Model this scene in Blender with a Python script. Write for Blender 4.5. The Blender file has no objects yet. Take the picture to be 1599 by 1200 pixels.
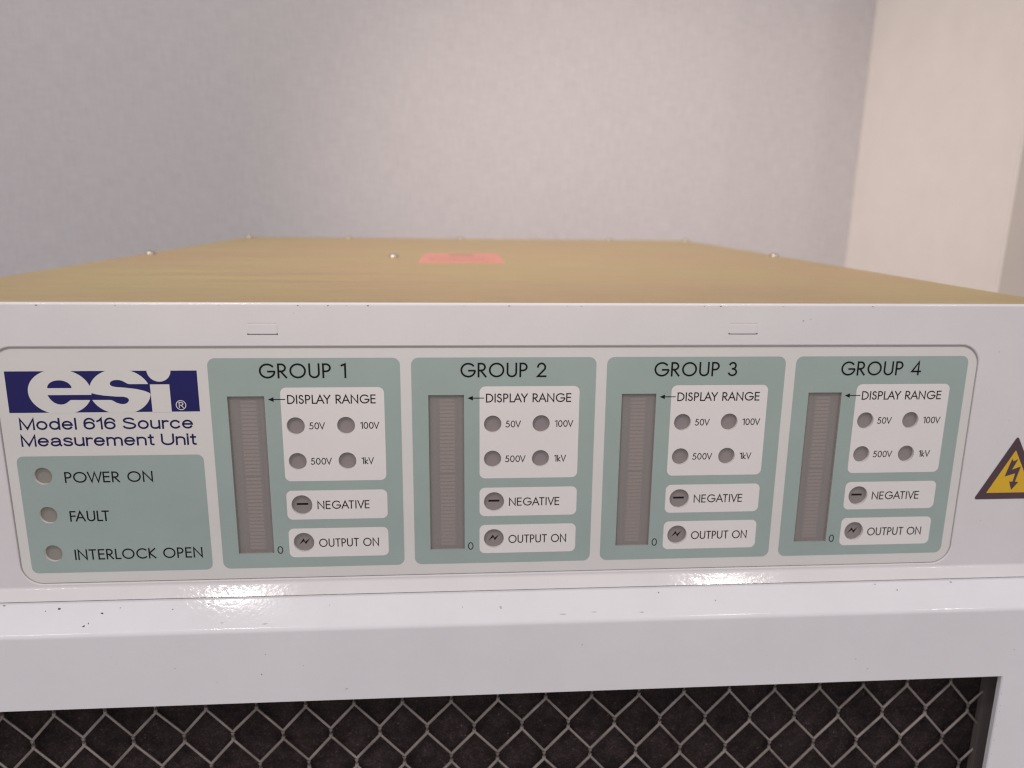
import bpy, bmesh, math, random
from mathutils import Vector, Matrix
S = bpy.context.scene
COL = S.collection

# ------------------------------------------------------------------ camera
cam = bpy.data.cameras.new('camera')
cam.sensor_width = 36.0
cam.lens = 36.0 * 1141.01 / 1599.0
cam.clip_start = 0.01
cam.clip_end = 50.0
cam.dof.use_dof = True
cam.dof.focus_distance = 0.292
cam.dof.aperture_fstop = 9.0
camo = bpy.data.objects.new('camera', cam)
COL.objects.link(camo)
RX = Vector((0.9974751170923281, -0.07007125097210201, 0.011550349295633132))
RD = Vector((-0.005649536945831767, -0.240421617523117, -0.970652115106059))
RF = Vector((0.0707917616248114, 0.968136078046249, -0.24021045121160559))
CP = Vector((0.019557208741369993, -0.2877754867630045, 0.03850283106496956))
m = Matrix.Identity(4)
for i in range(3):
    m[i][0] = RX[i]; m[i][1] = -RD[i]; m[i][2] = -RF[i]; m[i][3] = CP[i]
camo.matrix_world = m
S.camera = camo

# ------------------------------------------------------------------ world, lamps, exposure
W = bpy.data.worlds.new('World'); S.world = W; W.use_nodes = True
bg = W.node_tree.nodes['Background']
bg.inputs[0].default_value = (1.0, 0.972, 0.985, 1)
bg.inputs[1].default_value = 0.65

def area(name, loc, target, sx, sy, power, color):
    l = bpy.data.lights.new(name, 'AREA'); l.shape = 'RECTANGLE'; l.size = sx; l.size_y = sy
    l.energy = power; l.color = color
    o = bpy.data.objects.new(name, l); COL.objects.link(o)
    o.location = loc
    o.rotation_euler = (Vector(target) - Vector(loc)).to_track_quat('-Z', 'Y').to_euler()
    return o
WARM = (1.0, 0.93, 0.90)
for x, y, pw in ((-.64, -.30, 1.6), (-.69, -.96, 8), (.89, -.97, 6), (-1.45, -1.58, 7), (1.89, -1.58, 7)):
    area('ceiling_lamp', (x, y, 1.8), (x, y, 0), 0.14, 0.08, pw, WARM)
sl = bpy.data.lights.new('added_fill_spot', 'SPOT'); sl.energy = 57; sl.color = (1.0, .86, .76); sl.spot_size = math.radians(41); sl.spot_blend = 1.0; sl.shadow_soft_size = .06  # added light, no known fitting: brightens wall, column and lid
so = bpy.data.objects.new('added_fill_spot', sl); COL.objects.link(so); so.location = (-.50, -.60, .80)
so.rotation_euler = (Vector((.35, .8, -.16)) - so.location).to_track_quat('-Z', 'Y').to_euler()
S.view_settings.view_transform = 'Standard'
S.view_settings.look = 'None'
S.view_settings.exposure = 0.13
S.view_settings.gamma = 1.0
S.view_settings.use_curve_mapping = False
try:
    S.cycles.use_denoising = True
    S.cycles.max_bounces = 8
    S.cycles.filter_width = 1.25
except Exception:
    pass

# ------------------------------------------------------------------ helpers
TH = math.radians(1.358567)
def F(x, v, o=0.0):
    """front frame in mm: x right, v down the sloping front, o out of it towards the viewer -> world metres"""
    return Vector((x / 1000, (-v * math.sin(TH) - o * math.cos(TH)) / 1000, (-v * math.cos(TH) + o * math.sin(TH)) / 1000))

def prop(o, label=None, cat=None, group=None, kind=None):
    if label: o['label'] = label
    if cat: o['category'] = cat
    if group: o['group'] = group
    if kind: o['kind'] = kind
    return o

def thing(name, loc, label, cat):
    o = bpy.data.objects.new(name, None); COL.objects.link(o); o.location = loc
    o.empty_display_size = 0.02
    return prop(o, label, cat)

def link(name, bm, mats, parent=None, smooth=None, recalc=False):
    if recalc:
        bmesh.ops.recalc_face_normals(bm, faces=bm.faces)
    me = bpy.data.meshes.new(name); bm.to_mesh(me); bm.free()
    if not isinstance(mats, (list, tuple)): mats = [mats]
    for q in mats: me.materials.append(q)
    if smooth:
        for p in me.polygons: p.use_smooth = True
        try: me.set_sharp_from_angle(angle=math.radians(smooth))
        except Exception: pass
    o = bpy.data.objects.new(name, me); COL.objects.link(o)
    if parent is not None:
        o.parent = parent
        r = parent
        off = Vector((0, 0, 0))
        while r is not None:
            off += r.location; r = r.parent
        me.transform(Matrix.Translation(-off))
    return o

def rrect(x0, v0, x1, v1, r, n=8):
    pts = []
    for cx, cv, a in ((x1 - r, v0 + r, -90), (x1 - r, v1 - r, 0), (x0 + r, v1 - r, 90), (x0 + r, v0 + r, 180)):
        for i in range(n + 1):
            t = math.radians(a + 90 * i / n)
            pts.append((cx + r * math.cos(t), cv + r * math.sin(t)))
    return pts
def circ(cx, cv, r, n=40, b=None):
    b = b or r
    return [(cx + r * math.cos(2 * math.pi * i / n), cv + b * math.sin(2 * math.pi * i / n)) for i in range(n)]

def sheet(bm, loops, o, mi=0):
    """a flat sheet: first loop the outline, the others holes"""
    edges = []
    for lp in loops:
        vs = [bm.verts.new(F(x, v, o)) for x, v in lp]
        for i in range(len(vs)):
            edges.append(bm.edges.new((vs[i], vs[(i + 1) % len(vs)])))
    res = bmesh.ops.triangle_fill(bm, use_beauty=True, use_dissolve=False, edges=edges)
    nrm = F(0, 0, 1) - F(0, 0, 0)
    for f in res['geom']:
        if isinstance(f, bmesh.types.BMFace):
            f.normal_update()
            if f.normal.dot(nrm) < 0: f.normal_flip()
            f.material_index = mi
def ring(bm, la, oa, lb, ob, mi=0, flip=False):
    A = [bm.verts.new(F(x, v, oa)) for x, v in la]
    Bv = [bm.verts.new(F(x, v, ob)) for x, v in lb]
    n = len(A)
    for i in range(n):
        q = (A[i], A[(i + 1) % n], Bv[(i + 1) % n], Bv[i])
        f = bm.faces.new(q if not flip else q[::-1]); f.material_index = mi
def poly(bm, pts, o, mi=0):
    sheet(bm, [pts], o, mi)

def strip(bm, prof, x0, x1, mi=0, nx=1):
    """profile [(o, v)...] swept along x"""
    rows = []
    for k in range(nx + 1):
        x = x0 + (x1 - x0) * k / nx
        rows.append([bm.verts.new(F(x, v, o)) for o, v in prof])
    for a, b in zip(rows, rows[1:]):
        for i in range(len(prof) - 1):
            f = bm.faces.new((a[i], a[i + 1], b[i + 1], b[i])); f.material_index = mi
def box(bm, lo, hi, mi=0):
    x0, y0, z0 = lo; x1, y1, z1 = hi
    v = [bm.verts.new((x, y, z)) for z in (z0, z1) for y in (y0, y1) for x in (x0, x1)]
    for q in ((0, 2, 3, 1), (4, 5, 7, 6), (0, 1, 5, 4), (2, 6, 7, 3), (0, 4, 6, 2), (1, 3, 7, 5)):
        bm.faces.new([v[i] for i in q]).material_index = mi
def fbox(bm, x0, x1, v0, v1, o0, o1, mi=0):
    c = [bm.verts.new(F(x, v, o)) for o in (o0, o1) for v in (v1, v0) for x in (x0, x1)]
    for q in ((4, 5, 7, 6), (0, 2, 3, 1), (0, 1, 5, 4), (2, 6, 7, 3), (0, 4, 6, 2), (1, 3, 7, 5)):
        bm.faces.new([c[i] for i in q]).material_index = mi

# ---- monoline lettering
def arc(cx, cy, rx, ry, a0, a1, n=None):
    n = n or max(4, int(abs(a1 - a0) / 9))
    return [(cx + rx * math.cos(math.radians(a0 + (a1 - a0) * i / n)), cy + ry * math.sin(math.radians(a0 + (a1 - a0) * i / n))) for i in range(n + 1)]
def bez(p0, p1, p2, p3, n=10):
    out = []
    for i in range(n + 1):
        t = i / n; u = 1 - t
        out.append(tuple(u**3 * p0[k] + 3 * u*u*t * p1[k] + 3 * u*t*t * p2[k] + t**3 * p3[k] for k in (0, 1)))
    return out
def S_curve(w):
    return (arc(.48 * w, .765, .42 * w, .235, 28, 180) [:] + bez((.06 * w, .765), (.06 * w, .52), (w, .56), (w, .27))[1:] + arc(.5 * w, .27, .5 * w, .27, 0, -158)[1:])
GEO = {   # geometric light capitals
 'G': (.97, [arc(.52, .5, .5, .5, 44, 350) + [(.99, .46), (.58, .46)]]),
 'R': (.52, [[(0, 0), (0, 1), (.2, 1)] + arc(.2, .735, .27, .265, 90, -90)[1:] + [(0, .47)], [(.16, .47), (.52, 0)]]),
 'O': (1.0, [arc(.5, .5, .5, .5, 90, 450, 44)]),
 'U': (.64, [[(0, 1), (0, .32)] + arc(.32, .32, .32, .32, 180, 360)[1:] + [(.64, 1)]]),
 'P': (.47, [[(0, 0), (0, 1), (.2, 1)] + arc(.2, .73, .27, .27, 90, -90)[1:] + [(0, .46)]]),
 'D': (.72, [[(0, .5), (0, 1), (.2, 1)] + arc(.2, .5, .52, .5, 90, -90)[1:] + [(0, 0), (0, .5)]]),
 'I': (0, [[(0, 0), (0, 1)]]),
 'S': (.46, [S_curve(.46)]),
 'L': (.4, [[(0, 1), (0, 0), (.4, 0)]]),
 'A': (.8, [[(0, 0), (.4, 1), (.8, 0)], [(.15, .34), (.65, .34)]]),
 'Y': (.66, [[(0, 1), (.33, .46), (.33, 0)], [(.66, 1), (.33, .46)]]),
 'N': (.72, [[(0, 0), (0, 1), (.72, 0), (.72, 1)]]),
 'E': (.46, [[(.46, 1), (0, 1), (0, 0), (.46, 0)], [(0, .53), (.43, .53)]]),
 'T': (.54, [[(0, 1), (.54, 1)], [(.27, 1), (.27, 0)]]),
 'V': (.7, [[(0, 1), (.35, 0), (.7, 1)]]),
 'W': (1.1, [[(0, 1), (.28, 0), (.55, 1), (.82, 0), (1.1, 1)]]),
 'F': (.43, [[(.43, 1), (0, 1), (0, 0)], [(0, .52), (.4, .52)]]),
 'K': (.55, [[(0, 0), (0, 1)], [(.52, 1), (.02, .52), (.55, 0)]]),
 'C': (.82, [arc(.51, .5, .5, .5, 48, 312)]),
 'k': (.4, [[(0, 0), (0, 1)], [(.36, .62), (.02, .3), (.4, 0)]]),
 '0': (.56, [arc(.28, .5, .28, .5, 90, 450, 36)]),
 '1': (.24, [[(0, .9), (.24, 1), (.24, 0)]]),
 '2': (.6, [arc(.29, .7, .27, .3, 172, -30) + [(.02, 0), (.6, 0)]]),
 '3': (.56, [arc(.26, .76, .23, .24, 155, -90) , arc(.26, .26, .29, .26, 90, -158)]),
 '4': (.66, [[(.5, 0), (.5, 1), (0, .24), (.66, .24)]]),
 '5': (.52, [[(.46, 1), (.16, 1), (.09, .58)] + arc(.22, .31, .29, .31, 112, -140)[1:]]),
}
GROT = {  # extended grotesque
 'M': (.8, [[(0, 0), (0, 1), (.4, .03), (.8, 1), (.8, 0)]]),
 'o': (.56, [arc(.28, .36, .28, .36, 90, 450, 40)]),
 'd': (.55, [arc(.27, .36, .27, .36, 20, 340, 36), [(.55, 1), (.55, 0)]]),
 'e': (.57, [[(.02, .385), (.56, .385)] + arc(.28, .36, .28, .36, 6, 325)[1:]]),
 'l': (0, [[(0, 0), (0, 1)]]),
 '6': (.58, [arc(.29, .31, .29, .31, 90, 450, 36), arc(.31, .52, .31, .48, 28, 200, 20)]),
 '1': (.25, [[(0, .73), (.14, .82), (.25, 1), (.25, 0)]]),
 'S': (.72, [S_curve(.72)]),
 'u': (.5, [[(0, .72), (0, .24)] + arc(.24, .24, .24, .24, 180, 330)[1:] , [(.5, .72), (.5, 0)]]),
 'r': (.28, [[(0, 0), (0, .72)], [(0, .42)] + arc(.22, .44, .22, .26, 170, 62)]),
 'c': (.54, [arc(.28, .36, .28, .36, 38, 322, 34)]),
 'a': (.56, [arc(.27, .5, .24, .22, 160, 0) + [(.51, .12), (.57, 0)], [(.51, .42), (.22, .37)] + arc(.2, .19, .2, .19, 95, 270) + bez((.2, 0), (.36, 0), (.5, .1), (.51, .26))[1:]]),
 's': (.48, [arc(.24, .545, .22, .175, 22, 180) + bez((.02, .545), (.02, .36), (.48, .41), (.48, .19))[1:] + arc(.24, .19, .24, .19, 0, -160)[1:]]),
 'm': (.88, [[(0, 0), (0, .72)], [(0, .46)] + arc(.22, .48, .22, .24, 170, 0) + [(.44, 0)], [(.44, .46)] + arc(.66, .48, .22, .24, 170, 0) + [(.88, 0)]]),
 'n': (.49, [[(0, 0), (0, .72)], [(0, .44)] + arc(.245, .475, .245, .245, 170, 0) + [(.49, 0)]]),
 't': (.28, [[(.12, .94), (.12, .14)] + arc(.24, .13, .12, .13, 180, 285)[1:], [(0, .72), (.26, .72)]]),
 'U': (.7, [[(0, 1), (0, .35)] + arc(.35, .35, .35, .35, 180, 360)[1:] + [(.7, 1)]]),
 'i': (0, [[(0, 0), (0, .72)], [(0, .93), (0, 1)]]),
 'R': (.6, [[(0, 0), (0, 1), (.34, 1)] + arc(.34, .73, .26, .27, 90, -90)[1:] + [(0, .46)], [(.3, .46), (.62, 0)]]),
}
def stroke(bm, pts, w, o, mi=0, cap=True):
    """a ribbon of width w (mm) along points (x, v)"""
    P = [Vector(p) for p in pts]
    closed = (P[0] - P[-1]).length < 1e-6
    if closed: P = P[:-1]
    n = len(P)
    if cap and not closed:
        P[0] = P[0] + (P[0] - P[1]).normalized() * (w / 2) * .98
        P[-1] = P[-1] + (P[-1] - P[-2]).normalized() * (w / 2) * .98
    Lv, Rv = [], []
    for i in range(n):
        if closed:
            a, b = P[i - 1], P[(i + 1) % n]
        else:
            a, b = P[max(i - 1, 0)], P[min(i + 1, n - 1)]
        d0 = (P[i] - a).normalized() if (P[i] - a).length > 1e-9 else (b - P[i]).normalized()
        d1 = (b - P[i]).normalized() if (b - P[i]).length > 1e-9 else d0
        n0 = Vector((-d0.y, d0.x)); n1 = Vector((-d1.y, d1.x))
        mt = (n0 + n1)
        mt = mt.normalized() if mt.length > 1e-6 else n0
        k = min(1 / max(mt.dot(n0), .2), 2.4)
        Lv.append(bm.verts.new(F(*(P[i] + mt * (w / 2 * k)), o))); Rv.append(bm.verts.new(F(*(P[i] - mt * (w / 2 * k)), o)))
    for i in range(n if closed else n - 1):
        j = (i + 1) % n
        f = bm.faces.new((Lv[i], Lv[j], Rv[j], Rv[i])); f.material_index = mi
        f.normal_update()
        if f.normal.y > 0: f.normal_flip()
_tick = [0]
KERN = {'LA': -.2, 'AY': -.22, 'RA': -.1, 'AN': -.06, 'AT': -.2, 'FA': -.2, 'GA': -.08, 'WE': -.1, 'OW': -.1, 'LT': -.2, 'LO': -.05, '0V': -.1, 'PO': -.05, 'IV': -.03, 'VE': -.1, 'kV': -.08, 'PL': .0, 'UL': .02, 'CK': .03}
def text(bm, s, x0, x1, vtop, vbase, w, o, font, gap=.2, space=.5, mi=0):
    """letters fitted between x0 and x1, cap height from vtop to vbase"""
    H = vbase - vtop - w
    pen, items = 0.0, []
    for k, ch in enumerate(s):
        if ch == ' ':
            pen += space; continue
        if k and font is GEO: pen += KERN.get(s[k - 1:k + 1], 0)
        wd, st = font[ch]
        items.append((pen, st)); pen += wd + gap
    total = pen - gap
    sx = (x1 - x0 - w) / total
    for px, st in items:
        for pl in st:
            _tick[0] = (_tick[0] + 1) % 7
            stroke(bm, [(x0 + w / 2 + (px + a) * sx, vbase - w / 2 - b * H) for a, b in pl], w, o + _tick[0] * .0015, mi)

# ------------------------------------------------------------------ materials
def mat(name, base, rough=.5, metal=0.0, spec=.5, coat=0.0):
    q = bpy.data.materials.new(name); q.use_nodes = True
    b = q.node_tree.nodes['Principled BSDF']
    b.inputs['Base Color'].default_value = (*base, 1); b.inputs['Roughness'].default_value = rough
    b.inputs['Metallic'].default_value = metal; b.inputs['Specular IOR Level'].default_value = spec
    b.inputs['Coat Weight'].default_value = coat; b.inputs['Coat Roughness'].default_value = .06
    return q
def N(q, t, **kw):
    n = q.node_tree.nodes.new(t)
    for k, v in kw.items():
        if k in n.inputs: n.inputs[k].default_value = v
        else: setattr(n, k, v)
    return n
def L(q, a, ao, b, bi): q.node_tree.links.new(a.outputs[ao], b.inputs[bi])
def coords(q, scale=(1, 1, 1)):
    g = N(q, 'ShaderNodeNewGeometry'); mp = N(q, 'ShaderNodeMapping'); mp.inputs['Scale'].default_value = scale
    L(q, g, 'Position', mp, 'Vector'); return mp
def ramp(q, stops):
    r = N(q, 'ShaderNodeValToRGB'); e = r.color_ramp.elements
    while len(e) < len(stops): e.new(.5)
    for k, (p, c) in zip(e, stops): k.position = p; k.color = (*c, 1)
    return r
def noise(q, mp, scale, detail=3, rough=.55):
    n = N(q, 'ShaderNodeTexNoise', Scale=scale, Detail=detail, Roughness=rough); L(q, mp, 0, n, 'Vector'); return n
def bump(q, src, out, dist, strength=1.0):
    b = N(q, 'ShaderNodeBump', Strength=strength, Distance=dist); L(q, src, out, b, 'Height')
    return b
def bsdf(q): return q.node_tree.nodes['Principled BSDF']

def paint(name, c, var=.03, rough=.3, peel=.00012, coat=.0, spec=.5):
    q = mat(name, c, rough, coat=coat, spec=spec)
    mp = coords(q)
    n = noise(q, mp, 26, 5, .65)
    lo = tuple(x * (1 - var * 1.6) for x in c); hi = tuple(min(1, x * (1 + var)) for x in c)
    r = ramp(q, [(.3, lo), (.7, hi)]); L(q, n, 'Fac', r, 0)
    sp = noise(q, mp, 900, 2, .5)
    sr = ramp(q, [(.70, (1, 1, 1)), (.78, (.78, .76, .75))]); L(q, sp, 'Fac', sr, 0)
    big = noise(q, mp, 60, 2); br = ramp(q, [(.58, (0, 0, 0)), (.8, (.3, .3, .3))]); L(q, big, 'Fac', br, 0)
    mx = N(q, 'ShaderNodeMix', data_type='RGBA', blend_type='MULTIPLY')
    L(q, br, 0, mx, 0); L(q, r, 0, mx, 6); L(q, sr, 0, mx, 7)
    L(q, mx, 2, bsdf(q), 'Base Color')
    p = noise(q, mp, 520, 2, .5)
    b = bump(q, p, 'Fac', peel, .55); L(q, b, 0, bsdf(q), 'Normal')
    rr = ramp(q, [(.3, (rough - .06,) * 3), (.7, (rough + .08,) * 3)]); L(q, n, 'Fac', rr, 0); L(q, rr, 0, bsdf(q), 'Roughness')
    return q
M_white = paint('white_powder_coat', (.635, .605, .618), var=.02, rough=.10, peel=.000075, spec=.17)
M_cab = paint('white_cabinet_paint', (.675, .66, .69), var=.02, rough=.095, peel=.000065, spec=.25)
M_label = paint('off_white_label_film', (.61, .59, .575), var=.015, rough=.42, peel=.00002)
M_teal = paint('grey_green_print', (.295, .36, .34), var=.03, rough=.42, peel=.00002)
M_plate = paint('pale_print', (.68, .645, .64), var=.015, rough=.42, peel=.00002)
M_ink = mat('black_ink', (.008, .008, .009), .6, spec=.12)
M_inkthin = mat('dark_grey_ink', (.022, .018, .019), .6, spec=.12)
M_blue = mat('navy_print', (.0135, .0125, .095), .5, spec=.2)
M_bluetext = mat('navy_ink', (.017, .014, .075), .6, spec=.12)
M_lamp = paint('smoked_lens', (.245, .212, .21), var=.04, rough=.35, peel=.00002)
M_lampb = paint('frosted_lens', (.245, .225, .2), var=.04, rough=.4, peel=.00002)
M_well = mat('display_well', (.30, .275, .265), .6)
M_seg = paint('unlit_segment', (.66, .52, .48), var=.05, rough=.5, peel=.00002)
M_module = mat('display_module', (.20, .175, .165), .6)
M_yellow = paint('yellow_print', (.62, .37, .012), var=.04, rough=.4, peel=.00002)
M_brown = paint('warning_black', (.062, .03, .042), var=.1, rough=.45, peel=.00002)
M_salmon = mat('salmon_sticker', (.55, .235, .19), .65)
M_salmonink = mat('sticker_ink', (.40, .2, .15), .6)
M_screw = mat('zinc_screw', (.50, .46, .41), .42, 1.0)
M_chip = mat('bare_chip', (.05, .045, .05), .7)
M_dirt_gap = mat('grime_and_gap_shade', (.45, .415, .41), .8)
M_bar = mat('grey_channel', (.12, .105, .10), .4)
M_dark = mat('dark_inside', (.03, .028, .028), .8)

q = M_pane = mat('smoke_film', (.335, .31, .298), .3, spec=.4)
nt = q.node_tree; tr = N(q, 'ShaderNodeBsdfTransparent'); tr.inputs[0].default_value = (.80, .75, .735, 1)
mxs = N(q, 'ShaderNodeMixShader'); mxs.inputs[0].default_value = .58
L(q, tr, 0, mxs, 1); L(q, bsdf(q), 0, mxs, 2); L(q, mxs, 0, nt.nodes['Material Output'], 0)

# brushed yellow passivated lid
q = M_gold = mat('yellow_passivated_sheet', (.52, .37, .2), .42, .55, .5)
n1 = noise(q, coords(q, (2.5, 60, 60)), 16, 8, .72); n2 = noise(q, coords(q), 6, 4, .6); n3 = noise(q, coords(q, (1, 14, 14)), 5, 5, .65); n4 = noise(q, coords(q, (1, 6, 6)), 170, 3, .6)
r1 = ramp(q, [(.28, (.48, .365, .21)), (.48, (.545, .425, .248)), (.75, (.62, .495, .30))]); L(q, n1, 'Fac', r1, 0)
r2 = ramp(q, [(.32, (1.0, .88, .84)), (.66, (.98, 1.0, .80))]); L(q, n2, 'Fac', r2, 0)
r3 = ramp(q, [(.30, (.93, .92, .91)), (.5, (1, 1, 1)), (.74, (1.06, 1.06, 1.03))]); L(q, n3, 'Fac', r3, 0)
mx = N(q, 'ShaderNodeMix', data_type='RGBA', blend_type='MULTIPLY'); mx.inputs[0].default_value = 1
mx2 = N(q, 'ShaderNodeMix', data_type='RGBA', blend_type='MULTIPLY'); mx2.inputs[0].default_value = 1
L(q, r1, 0, mx, 6); L(q, r2, 0, mx, 7); L(q, mx, 2, mx2, 6); L(q, r3, 0, mx2, 7); L(q, mx2, 2, bsdf(q), 'Base Color')
rr = ramp(q, [(.35, (.36,) * 3), (.7, (.5,) * 3)]); L(q, n3, 'Fac', rr, 0); L(q, rr, 0, bsdf(q), 'Roughness')
ad = N(q, 'ShaderNodeMath', operation='ADD'); L(q, n1, 'Fac', ad, 0); L(q, n4, 'Fac', ad, 1)
b = bump(q, ad, 0, .0007, .6); L(q, b, 0, bsdf(q), 'Normal')

# woven grey wallpaper
q = M_wall = mat('woven_wallpaper', (.5, .46, .47), .75, spec=.25)
mpa = coords(q, (1, 1, .10)); mpb = coords(q, (.10, 1, 1))
na = noise(q, mpa, 380, 2, .5); nb = noise(q, mpb, 420, 2, .5); nc = noise(q, coords(q), 9, 4)
ad = N(q, 'ShaderNodeMath', operation='ADD'); L(q, na, 'Fac', ad, 0); L(q, nb, 'Fac', ad, 1)
rw = ramp(q, [(.36, (.485, .458, .474)), (.64, (.558, .53, .543))])
hf = N(q, 'ShaderNodeMath', operation='MULTIPLY'); hf.inputs[1].default_value = .5; L(q, ad, 0, hf, 0); L(q, hf, 0, rw, 0)
rc = ramp(q, [(.3, (.985, .985, .985)), (.7, (1, 1, 1))]); L(q, nc, 'Fac', rc, 0)
mx = N(q, 'ShaderNodeMix', data_type='RGBA', blend_type='MULTIPLY'); mx.inputs[0].default_value = 1
L(q, rw, 0, mx, 6); L(q, rc, 0, mx, 7); L(q, mx, 2, bsdf(q), 'Base Color')
b = bump(q, ad, 0, .0012, .4); L(q, b, 0, bsdf(q), 'Normal')

q = M_col = paint('beige_plaster', (.82, .76, .715), var=.02, rough=.7, peel=.0003)
M_col_shade = paint('beige_plaster_shaded', (.47, .415, .375), var=.02, rough=.7, peel=.0003)  # column's front face: its shade is painted in as a darker tone
q = M_floor = paint('grey_floor', (.32, .30, .29), var=.06, rough=.5)

# dark filter wool behind the mesh
q = M_foam = mat('dark_filter_wool', (.02, .014, .014), .95, spec=.15)
mp = coords(q); n1 = noise(q, mp, 110, 7, .75); n2 = noise(q, mp, 820, 3, .7)
r1 = ramp(q, [(.35, (.019, .0128, .0138)), (.7, (.062, .043, .045))]); L(q, n1, 'Fac', r1, 0)
r2 = ramp(q, [(.5, (.7, .7, .7)), (.68, (1.3, 1.3, 1.3)), (.76, (5.5, 5.0, 5.2))]); L(q, n2, 'Fac', r2, 0)
mx = N(q, 'ShaderNodeMix', data_type='RGBA', blend_type='MULTIPLY'); mx.inputs[0].default_value = 1
L(q, r1, 0, mx, 6); L(q, r2, 0, mx, 7); L(q, mx, 2, bsdf(q), 'Base Color')
b = bump(q, n2, 'Fac', .002, .8); L(q, b, 0, bsdf(q), 'Normal')

q = M_wire = mat('dull_aluminium_strand', (.40, .35, .33), .5, .35)
mp = coords(q); n1 = noise(q, mp, 90, 4); r1 = ramp(q, [(.3, (.17, .145, .137)), (.75, (.33, .288, .274))]); L(q, n1, 'Fac', r1, 0); L(q, r1, 0, bsdf(q), 'Base Color')

# ------------------------------------------------------------------ the setting
ZF = -0.80
bm = bmesh.new(); box(bm, (-3.0, .80, ZF), (.607, .92, 2.0))
prop(link('wall', bm, M_wall), 'pale grey wall with finely woven wallpaper behind the instrument', 'wall', kind='structure')
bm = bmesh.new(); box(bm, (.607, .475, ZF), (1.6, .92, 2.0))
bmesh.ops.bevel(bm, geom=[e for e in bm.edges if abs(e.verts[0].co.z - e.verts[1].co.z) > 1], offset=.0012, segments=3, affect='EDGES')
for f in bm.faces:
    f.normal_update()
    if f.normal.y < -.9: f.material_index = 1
prop(link('column', bm, [M_col, M_col_shade], smooth=40), 'plain beige plastered column at the corner of the grey wall', 'column', kind='structure')
bm = bmesh.new(); box(bm, (-3, -2.5, ZF - .05), (3, .95, ZF - .001))
prop(link('floor', bm, M_floor), 'plain grey floor under the white cabinet', 'floor', kind='structure')

# ------------------------------------------------------------------ cabinet with the mesh opening
X0, X1 = -226.0, 293.0
cab = thing('ventilated_cabinet', (0.033, 0.25, ZF), 'white painted cabinet with diamond mesh opening, standing under the measuring instrument', 'cabinet')
def arcprof(co, cv, r, a0, a1, n):
    return [(co + r * math.cos(math.radians(a0 + (a1 - a0) * i / n)), cv - r * math.sin(math.radians(a0 + (a1 - a0) * i / n))) for i in range(n + 1)]
OF = 16.5
R_ = 2.6
SL = 54.0       # direction of the lip's normal above the horizontal
bm = bmesh.new()
co, cv = OF - R_, 131.4
ap = arcprof(co, cv, R_, SL, 0, 10)
# the lip goes back from the start of the rounding, up its slope
t = math.radians(SL)
bo, bv = ap[0]
k = bo - 5.5
lip_in = (5.5, bv - k / math.tan(t))
prof = [(lip_in[0] - 9, lip_in[1] + .0), lip_in] + ap
LIPV = lip_in[1]
strip(bm, prof, X0, X1, nx=24)
hole = rrect(-196, 163.0, 259.2, 640, .7, 4)
sheet(bm, [[(X0, ap[-1][1]), (X1, ap[-1][1]), (X1, 676), (X0, 676)], hole], OF)
ring(bm, hole, OF, rrect(-195.6, 163.4, 258.8, 639.6, .6, 4), OF - .4)
ring(bm, rrect(-195.6, 163.4, 258.8, 639.6, .6, 4), OF - .4, rrect(-195.6, 163.4, 258.8, 639.6, .6, 4), OF - 2.4)
for xx in (X0, X1):
    vs = [bm.verts.new(F(xx, v, o)) for o, v in prof + [(OF, 676), (lip_in[0] - 9, 676)]]
    bm.faces.new(vs)
frame_bm = bm
bm = bmesh.new(); box(bm, (X0 / 1000 + .002, .012, ZF + .02), (X1 / 1000 - .002, .55, -.1305))
link('cabinet_body', bm, M_cab, cab)
bm = bmesh.new(); box(bm, (X0 / 1000 + .02, .03, ZF), (X1 / 1000 - .02, .53, ZF + .0195))
link('plinth', bm, M_dark, cab)
# filter wool, channels, mesh
bm = bmesh.new(); fbox(bm, -205, 274, 150, 650, -6, .8)
link('filter_pad', bm, M_foam, cab)
for xa, xb in ((261.9, 278), (-212, -199)):
    bm = bmesh.new(); fbox(bm, xa, xb, 152, 648, .9, 4.6)
    bmesh.ops.bevel(bm, geom=bm.edges[:], offset=.0004, segments=2, affect='EDGES')
    link('side_channel', bm, M_bar, cab, smooth=40)
def tube(bm, pts, w, d, n=8, tilt=0.0):
    """flattened tube along (x, v, o) points"""
    P = [F(*p) for p in pts]
    nrm = (F(0, 0, 1) - F(0, 0, 0)).normalized()
    rings = []
    for i, p in enumerate(P):
        t = (P[min(i + 1, len(P) - 1)] - P[max(i - 1, 0)]).normalized()
        s = t.cross(nrm).normalized()
        if s.z < 0: s = -s
        nn = s.cross(t).normalized()
        if nn.y > 0: nn = -nn
        s, nn = s * math.cos(tilt) - nn * math.sin(tilt), nn * math.cos(tilt) + s * math.sin(tilt)
        rings.append([bm.verts.new(p + s * (w / 2000 * math.cos(2 * math.pi * k / n)) + nn * (d / 2000 * math.sin(2 * math.pi * k / n))) for k in range(n)])
    for a, b in zip(rings, rings[1:]):
        for k in range(n):
            bm.faces.new((a[k], a[(k + 1) % n], b[(k + 1) % n], b[k]))
bm = bmesh.new()
random.seed(4)
PX, PV, V0, BX = 21.02, 15.5, 173.4, 56.7
rows = range(-1, 32)
def jit(r, c):
    rr = random.Random(r * 1000 + c)
    return rr.uniform(-.25, .25), rr.uniform(-.3, .3)
def node(r, c):
    jx, jv = jit(r, c)
    return BX + c * PX + (PX / 2 if r % 2 else 0) + jx, V0 + r * PV + jv
HB = 2.2
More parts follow.
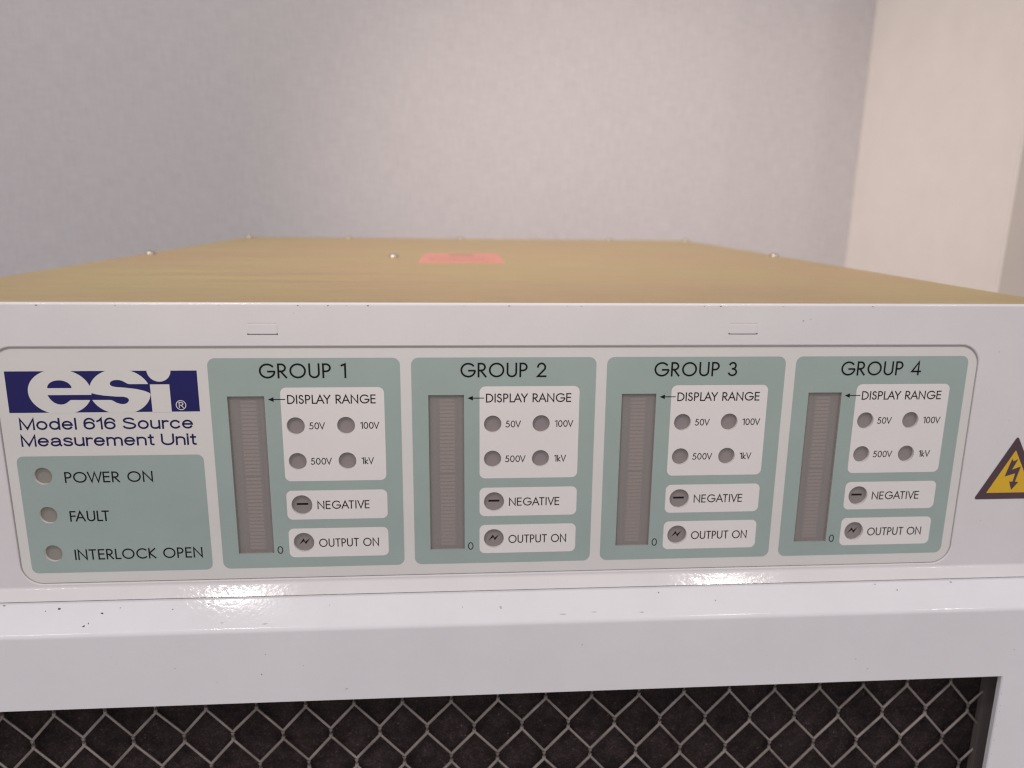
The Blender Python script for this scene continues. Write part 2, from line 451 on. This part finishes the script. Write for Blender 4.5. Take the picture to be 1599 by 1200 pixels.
for r in rows:
    for c in range(-13, 11):
        x, v = node(r, c)
        if x < -204 or x > 276: continue
        tube(bm, [(x - .15, v - HB, 3.1), (x, v - HB * .4, 2.9), (x, v + HB * .4, 2.9), (x - .1, v + HB, 3.0)], 1.7, 1.3)
        if r + 1 in rows:
            cl = c - 1 if r % 2 == 0 else c
            for cc, wd, oo, tl in ((cl, 1.35, 3.0, .3), (cl + 1, 1.25, 2.9, -.35)):
                x2, v2 = node(r + 1, cc)
                if x2 < -206 or x2 > 290: continue
                pts = []
                for i in range(6):
                    s = i / 5
                    e = 0
                    pts.append((x + (x2 - x) * s, v + HB * .9 + (v2 - HB * .9 - v - HB * .9) * s + e, oo))
                tube(bm, pts, wd, 1.0, 8, tl)
link('mesh_screen', bm, M_wire, cab, smooth=60, recalc=True)
# chipped paint on the lip and the face
def lip_point(s, x):   # s in 0..1 from the seam to the rounded edge
    return (lip_in[0] + (bo - lip_in[0]) * s, lip_in[1] + (bv - lip_in[1]) * s)
def chip_on(bm, x, s, r, seed, mi=0, st=1.0):
    rr = random.Random(seed); vs = []
    for i in range(9):
        a = 2 * math.pi * i / 9; q_ = r * rr.uniform(.45, 1.2)
        o, v = lip_point(s + q_ * math.sin(a) / 12, x)
        nx = (.03 * math.cos(t), -.03 * math.sin(t))
        vs.append(bm.verts.new(F(x + q_ * st * math.cos(a), v + nx[1], o + nx[0])))
    bm.faces.new(vs[::-1]).material_index = mi
def chip_flat(bm, x, v, o, r, seed, mi=0, st=1.0):
    rr = random.Random(seed)
    vs = []
    for i in range(9):
        a = 2 * math.pi * i / 9; q_ = r * rr.uniform(.45, 1.2)
        vs.append(bm.verts.new(F(x + q_ * st * math.cos(a), v + q_ * math.sin(a), o)))
    bm.faces.new(vs[::-1]).material_index = mi
bm = frame_bm
for i, (x, s, r, st) in enumerate([(-143, .18, .55, 1.2), (-148, .25, .25, 1), (-125.5, .38, .45, 1.1), (-131, .80, .5, 1.3), (-129.5, .72, .4, .7), (-119, .2, .22, 1), (-84, .16, .3, 1),
        (-98, .3, .25, 2), (-35, .3, .2, 1), (104, .16, .35, 1), (62, .85, .3, 5), (75, .8, .22, 7), (95, .86, .25, 6), (128, .5, .22, 1.5), (210, .3, .3, 1.5), (-60, .9, .25, 5), (-77, .82, .22, 4), (236, .05, .3, 2), (201, .06, .25, 2), (-165, .02, .3, 2), (20, .5, .18, 1), (36, .55, .7, 1)]):
    chip_on(bm, x, s, r, i, 2 if st > 3 or i == 21 else 1, st)
for i, (x, v, r, mi) in enumerate([(-96, 146, .45, 1), (-62, 150, .4, 0), (-45, 146.5, .22, 0), (-60, 141, .2, 0), (-28, 158, .7, 1), (-80, 153, .3, 1), (190, 152, .5, 1), (196, 157, .3, 0), (150, 149, .3, 1), (70, 141, .5, 1), (20, 155, .25, 1), (262, 150, .5, 1), (-120, 140, .25, 1), (40, 147, .2, 0), (259.9, 172, .25, 0), (260.1, 178, .25, 0), (260, 188, .3, 0), (260.2, 181, .2, 0), (260.0, 196, .25, 0), (260.1, 203, .25, 0)]):
    chip_flat(bm, x, v, OF + .03, r * .75, 50 + i, mi + 1)
link('front_frame', bm, [M_cab, M_chip, M_dirt_gap], cab, smooth=35)

# ------------------------------------------------------------------ the instrument
unit = thing('measurement_unit', (0.033, 0.27, -0.1215), 'white fronted rack instrument with grey green display panel and yellowish metal lid', 'instrument')
# front panel: rounded top edge, flat face with the label recess, foot sweeping forward
PX0, PX1 = -224.0, 291.0
rec = rrect(-160.8, 16.7, 238.7, 116.6, 9, 14)
rec_i = rrect(-160.4, 17.1, 238.3, 116.2, 8.6, 14)
bm = bmesh.new()
sheet(bm, [[(PX0, 1.0), (PX1, 1.0), (PX1, 117.0), (PX0, 117.0)], rec], 0)
strip(bm, [(-2.2, 0)] + [(-1 + math.sin(math.radians(a)), 1 - math.cos(math.radians(a))) for a in range(0, 91, 15)], PX0, PX1, nx=1)
foot = [(0, 117.0)]
rf = 1.8
for i in range(1, 9):
    a = math.radians(45 * i / 8)
    foot.append((rf * (1 - math.cos(a)), 117.0 + rf * math.sin(a)))
k = LIPV - .6 - foot[-1][1]
foot.append((foot[-1][0] + k, foot[-1][1] + k))
seam_v = LIPV - .35
fo, fv = foot[-1]
foot += [(fo + .25, min(fv + .25, seam_v)), (fo + .1, seam_v), (-6, seam_v)]
strip(bm, foot, PX0, PX1, nx=20)
ring(bm, rec, 0, rec_i, -.25)
ring(bm, rec_i, -.25, rec_i, -1.3)
for xx in (PX0, PX1):
    prof = [(-2.2, 0)] + [(-1 + math.sin(math.radians(a)), 1 - math.cos(math.radians(a))) for a in range(0, 91, 15)] + foot
    vs = [bm.verts.new(F(xx, v, o)) for o, v in prof]; bm.faces.new(vs)
# chips along the top edge and scuffs on the face
rr = random.Random(8)
for x in (-140, -112, -74, -43, -31, -24, -16, 22, 40, 62, 68, 118, 124, 150, 188):
    chip_flat(bm, x + rr.uniform(-1, 1), 1.05, .03, rr.uniform(.12, .3), x, 1 if rr.random() < .6 else 2, 2)
for x, v, r in ((160, 7, .5), (163, 6.2, .35), (-45, 4, .35), (250, 96, .35), (256, 50, .3), (246.5, 20, .35)):
    chip_flat(bm, x, v, .03, r, int(x), 2)
fp = link('front_panel', bm, [M_white, M_chip, M_dirt_gap], unit, smooth=40)
# pressed slot covers in the top band
for xa, xb in ((-63.0, -51.4), (129.0, 141.0)):
    bm = bmesh.new()
    outer = rrect(xa, 8.1, xb, 12.25, .9, 6); inner = rrect(xa + .3, 8.35, xb - .3, 11.95, .7, 6)
    ring(bm, outer, .02, inner, .14); sheet(bm, [inner], .14)
    sheet(bm, [rrect(xa - .1, 11.9, xb + .1, 12.5, .25, 4)], .012, 1)
    sheet(bm, [rrect(xa + .3, 7.85, xb - .3, 8.2, .15, 4)], .012, 2)
    link('slot_cover', bm, [M_white, M_chip, M_dirt_gap], fp, smooth=50)

# box behind, with its lid
bm = bmesh.new(); box(bm, (-.2065, .0045, -.1215), (.2730, .533, -.0016))
link('chassis', bm, M_gold, unit)
bm = bmesh.new()
box(bm, (-.2083, .0024, -.0015), (.2746, .5345, -.0002))
box(bm, (-.2083, .0024, -.020), (-.2067, .5345, -.0016)); box(bm, (.2732, .0024, -.020), (.2746, .5345, -.0016))
lid = link('lid', bm, M_gold, unit)
def screw_bm():
    bm = bmesh.new(); prof = [(3.6, 0), (3.7, .4), (3.5, 1.0), (3.0, 1.7), (2.1, 2.2), (1.05, 2.42), (.0, 2.45)]
    n = 20; rows = []
    for r, h in prof[:-1]:
        rows.append([bm.verts.new((r / 1000 * math.cos(2 * math.pi * k / n), r / 1000 * math.sin(2 * math.pi * k / n), h / 1000)) for k in range(n)])
    for a, b in zip(rows, rows[1:]):
        for k in range(n): bm.faces.new((a[k], a[(k + 1) % n], b[(k + 1) % n], b[k]))
    bm.faces.new(rows[-1])
    return bm
sc0 = None
sp = [(-.203, .264), (-.203, .522), (.2695, .286), (.2695, .522), (-.0998, .529), (.0211, .529), (.1856, .529), (-.0278, .2506)]
for x, y in sp:
    if sc0 is None:
        b0 = screw_bm(); me = bpy.data.meshes.new('screw'); b0.to_mesh(me); b0.free(); me.materials.append(M_screw)
        for p in me.polygons: p.use_smooth = True
        sc0 = o = bpy.data.objects.new('screw', me)
    else:
        o = sc0.copy()
    COL.objects.link(o); o.parent = lid
    o.location = Vector((x, y, -.0002)) - unit.location
bm = bmesh.new()
box(bm, (-.0075, .199, -.00018), (.0495, .291, .00005), 0)
box(bm, (.012, .262, .00006), (.030, .284, .00009), 1)
for k in range(4):
    box(bm, (-.002, .212 + .012 * k, .00006), (.044 - .006 * (k % 2), .216 + .012 * k, .00009), 1)
link('sticker', bm, [M_salmon, M_salmonink], lid)

# label plate with every window cut through it
LO = -.45       # its face lies below the panel's
GP = 79.4
GX = [(i - 1) * GP for i in range(4)]
LAMPS = [(32.8, 49.6, 3.6), (52.8, 49.6, 3.6), (32.8, 64.6, 3.6), (52.8, 64.6, 3.6), (33.5, 83.5, 4.25), (33.5, 100.1, 4.25)]
STAT = [(-146.7, 69.4, 3.55), (-146.7, 86.0, 3.55), (-146.7, 102.7, 3.55)]
DX0, DX1, DV0, DV1 = 6.65, 21.1, 37.25, 104.7
def window(gx): return [(gx + DX0, DV0), (gx + DX1, DV0), (gx + DX1, DV1), (gx + DX0, DV1)]
bm = bmesh.new()
lab = rrect(-159.75, 18.0, 237.7, 115.8, 8.0, 14)
holes = []
for gx in GX:
    holes.append(window(gx))
    for cx, cv_, r in LAMPS: holes.append(circ(gx + cx, cv_, r))
for cx, cv_, r in STAT: holes.append(circ(cx, cv_, r))
sheet(bm, [lab] + holes, LO)
ring(bm, lab, LO, lab, LO - .5)
for gx in GX:
    for cx, cv_, r in LAMPS: ring(bm, circ(gx + cx, cv_, r), LO, circ(gx + cx, cv_, r), LO - 1.2, flip=True)
for cx, cv_, r in STAT: ring(bm, circ(cx, cv_, r), LO, circ(cx, cv_, r), LO - 1.2, flip=True)
sheet(bm, [rec_i, rrect(-158.5, 19.2, 236.5, 114.6, 7, 14)], LO - .45, 1)  # gap floor tinted grey, shadow band of the recess put into its colour
plate = link('label_plate', bm, [M_label, M_dirt_gap], unit)

# company mark and model name on the plate
bm = bmesh.new()
A = LO + .02
sheet(bm, [[(-155.9, 26.72), (-83.6, 26.65), (-83.6, 43.25), (-156.0, 43.3)]], A, 0)
def clip_ellipse(cx, cv_, a, b, v0, v1):
    out = []
    for x, v in circ(cx, cv_, a, 96, b):
        out.append((x, min(max(v, v0), v1)))
    res = []
    for p_ in out:
        if not res or (abs(p_[0] - res[-1][0]) + abs(p_[1] - res[-1][1])) > 1e-4: res.append(p_)
    return res
sheet(bm, [clip_ellipse(-136.15, 35.0, 11.85, 9.1, 26.5, 43.5)], A + .02, 1)
sheet(bm, [clip_ellipse(-113.45, 35.0, 11.6, 9.1, 26.5, 43.5)], A + .035, 1)
sheet(bm, [[(-140.62, 33.42)] + [(-136.07 + 4.55 * math.cos(math.radians(a)), 33.42 - 3.1 * math.sin(math.radians(a))) for a in range(172, 0, -8)] + [(-131.5, 33.42)]], A + .05, 0)
low = [(-140.87, 36.2), (-124.4, 36.2), (-124.25, 35.5), (-122.82, 35.96), (-119.8, 36.5), (-115.73, 36.9), (-112.3, 37.05), (-111.1, 37.35), (-110.5, 37.9), (-110.4, 38.5), (-110.75, 39.2), (-111.6, 39.8), (-112.6, 40.03), (-113.6, 39.97), (-115.2, 39.45), (-116.3, 38.7), (-117.2, 38.3), (-132.4, 38.2), (-133.2, 38.75), (-134.1, 39.45), (-135.1, 39.88), (-136.2, 40.03), (-137.4, 39.85), (-138.6, 39.3), (-139.6, 38.4), (-140.3, 37.4)]
sheet(bm, [low], A + .05, 0)
up = [(-117.0, 31.8), (-116.8, 31.2), (-116.2, 30.7), (-115.3, 30.38), (-114.3, 30.28), (-113.2, 30.36), (-112.2, 30.65), (-111.1, 31.3), (-110.2, 31.85), (-109.4, 31.98), (-101.9, 31.98), (-101.85, 36.0), (-102.6, 35.4), (-104.15, 34.72), (-107.17, 33.93), (-111.25, 33.41), (-114.82, 33.1), (-116.2, 32.8), (-116.85, 32.35)]
sheet(bm, [up], A + .05, 0)
sheet(bm, [[(-101.85, 32.15), (-94.45, 32.15), (-94.45, 43.5), (-101.85, 43.5)]], A + .06, 1)
sheet(bm, [[(x, max(v, 26.45)) for x, v in circ(-98.1, 26.5, 4.55, 64) if v > 26.4]], A + .065, 1)
stroke(bm, circ(-90.7, 40.6, 1.85, 40) + [circ(-90.7, 40.6, 1.85, 40)[0]], .32, A + .07, 2)
text(bm, 'R', -91.55, -89.75, 39.35, 41.75, .34, A + .07, GROT, mi=2)
link('logo', bm, [M_blue, M_label, M_label], plate)
bm = bmesh.new()
text(bm, 'Model 616 Source', -152.95, -86.7, 45.45, 50.3, .75, A, GROT, gap=.215, space=.33)
text(bm, 'Measurement Unit', -153.2, -85.9, 52.25, 57.1, .75, A, GROT, gap=.205, space=.33)
link('lettering', bm, M_bluetext, plate)

# status panel
def lamp(parent, cx, cv_, r, mt, sym=None):
    bm = bmesh.new(); d = LO - 1.15
    sheet(bm, [circ(cx, cv_, r - .03)], d, 0)
    if sym == 'minus':
        sheet(bm, [[(cx - 2.35, cv_ - .42), (cx + 2.35, cv_ - .42), (cx + 2.35, cv_ + .42), (cx - 2.35, cv_ + .42)]], d + .03, 1)
    if sym == 'bolt':
        pts = [(-2.3, 1.55), (-.35, -1.3), (.3, .2), (2.3, -1.3), (.5, 1.4), (-.25, -.05)]
        sheet(bm, [[(cx + a, cv_ + b_) for a, b_ in pts]], d + .03, 1)
    return link('indicator_lamp', bm, [mt, M_ink], parent)
bm = bmesh.new()
sheet(bm, [rrect(-155.95, 61.15, -83.75, 111.4, 2.6)] + [circ(x, v, r) for x, v, r in STAT], LO + .03)
st = link('status_panel', bm, M_teal, unit)
for x, v, r in STAT: lamp(st, x, v, r, M_lampb)
bm = bmesh.new()
text(bm, 'POWER ON', -138.5, -104.3, 67.8, 72.4, .6, LO + .06, GEO, gap=.28, space=.5)
text(bm, 'FAULT', -138.4, -123.0, 84.4, 89.0, .6, LO + .06, GEO, gap=.27)
text(bm, 'INTERLOCK OPEN', -138.4, -87.4, 101.2, 105.85, .6, LO + .06, GEO, gap=.28, space=.5)
link('lettering', bm, M_ink, st)

# the four group panels
for gi, gx in enumerate(GX):
    bm = bmesh.new()
    win = window(gx)
    holes = [circ(gx + cx, cv_, r) for cx, cv_, r in LAMPS]
    plates = [rrect(gx + 27.4, 33.75, gx + 68.4, 73.1, 2.4), rrect(gx + 27.4, 77.2, gx + 68.5, 89.9, 2.3), rrect(gx + 27.4, 93.85, gx + 68.5, 106.75, 2.3)]
    sheet(bm, [rrect(gx, 21.8, gx + 75, 111.25, 3.0), win] + holes, LO + .03)
    gp = link('group_panel', bm, M_teal, unit)
    for pl, hs in zip(plates, (holes[:4], holes[4:5], holes[5:])):
        bm = bmesh.new(); sheet(bm, [pl] + hs, LO + .06); link('caption_field', bm, M_plate, gp)
    for k, (cx, cv_, r) in enumerate(LAMPS):
        lamp(gp, gx + cx, cv_, r, M_lamp, {4: 'minus', 5: 'bolt'}.get(k))
    # bar display behind its smoke film
    bm = bmesh.new()
    ring(bm, win, LO + .02, win, LO - 2.6, flip=True)
    sheet(bm, [win], LO - 2.6)
    link('display_well', bm, M_well, gp)
    bm = bmesh.new()
    rr = random.Random(gi)
    for half in (0, 1):
        va = DV0 + 2.0 + half * 32.6
        fbox(bm, gx + 10.2, gx + 18.2, va - .2, va + 32.0, LO - 2.58, LO - 1.75, 2)
        for k in range(20):
            v = va + .15 + k * 1.6
            fbox(bm, gx + 11.1, gx + 17.2, v, v + .98, LO - 1.745, LO - 1.68, 1)
    link('bar_display', bm, [M_well, M_seg, M_module], gp)
    bm = bmesh.new()
    sheet(bm, [[(gx + DX0 + .02, DV0 + .02), (gx + DX1 - .02, DV0 + .02), (gx + DX1 - .02, DV1 - .02), (gx + DX0 + .02, DV1 - .02)]], LO - .9)
    link('display_window', bm, M_pane, gp)
    bm = bmesh.new(); T = LO + .09
    text(bm, 'GROUP %d' % (gi + 1), gx + 19.6, gx + (53.7 if gi == 0 else 54.6), 23.95, 30.0, .73, T, GEO, gap=.30, space=.5)
    text(bm, 'DISPLAY RANGE', gx + 30.0, gx + 65.0, 36.75, 40.5, .5, T, GEO, gap=.28, space=.42, mi=1)
    for s_, xa, xb, vc in (('50V', 38.1, 44.4, 49.65), ('100V', 58.5, 66.1, 49.65), ('500V', 38.0, 46.5, 64.65), ('1kV', 58.5, 63.5, 64.65)):
        text(bm, s_, gx + xa, gx + xb, vc - 1.45, vc + 1.45,   .37, T, GEO, gap=.25, mi=1)
    text(bm, 'NEGATIVE', gx + 39.8, gx + 61.1, 81.8, 85.45, .46, T, GEO, gap=.29, mi=1)
    text(bm, 'OUTPUT ON', gx + 39.7, gx + 64.5, 98.6, 102.35, .46, T, GEO, gap=.28, space=.45, mi=1)
    text(bm, '0', gx + 22.5, gx + 24.8, 101.6, 105.0, .36, T, GEO)
    stroke(bm, [(gx + 24.2, 38.6), (gx + 29.1, 38.6)], .36, T)
    sheet(bm, [[(gx + 22.5, 38.6), (gx + 24.7, 37.65), (gx + 24.7, 39.55)]], T + .004)
    link('lettering', bm, [M_ink, M_inkthin], gp)

# yellow high-voltage triangle stuck on the panel
def rtri(cx, vb, hw, h, r, n=5):
    P = [Vector((cx, vb - h)), Vector((cx + hw, vb)), Vector((cx - hw, vb))]
    out = []
    for i in range(3):
        p, a, c = P[i], P[i - 1], P[(i + 1) % 3]
        da, dc = (a - p).normalized(), (c - p).normalized()
        k = r / math.tan(da.angle(dc) / 2)
        s0, s1 = p + da * k, p + dc * k
        for j in range(n + 1):
            u = j / n; q0 = s0.lerp(p, u); q1 = p.lerp(s1, u); out.append(tuple(q0.lerp(q1, u)))
    return out
bm = bmesh.new()
tri = rtri(261.15, 86.05, 15.9, 29.0, .9)
sheet(bm, [tri], .10, 0); ring(bm, tri, .10, tri, .0, 0)
sheet(bm, [rtri(261.2, 83.1, 10.6, 19.6, .15)], .12, 1)
sheet(bm, [[(260.15, 67.4), (260.86, 68.65), (262.93, 67.6), (260.87, 72.43), (264.72, 71.0), (263.1, 78.0), (264.72, 78.25), (261.95, 81.85), (260.4, 77.95), (262.0, 77.99), (262.55, 74.2), (257.9, 75.6)]], .14, 0)
link('warning_sticker', bm, [M_brown, M_yellow], unit)
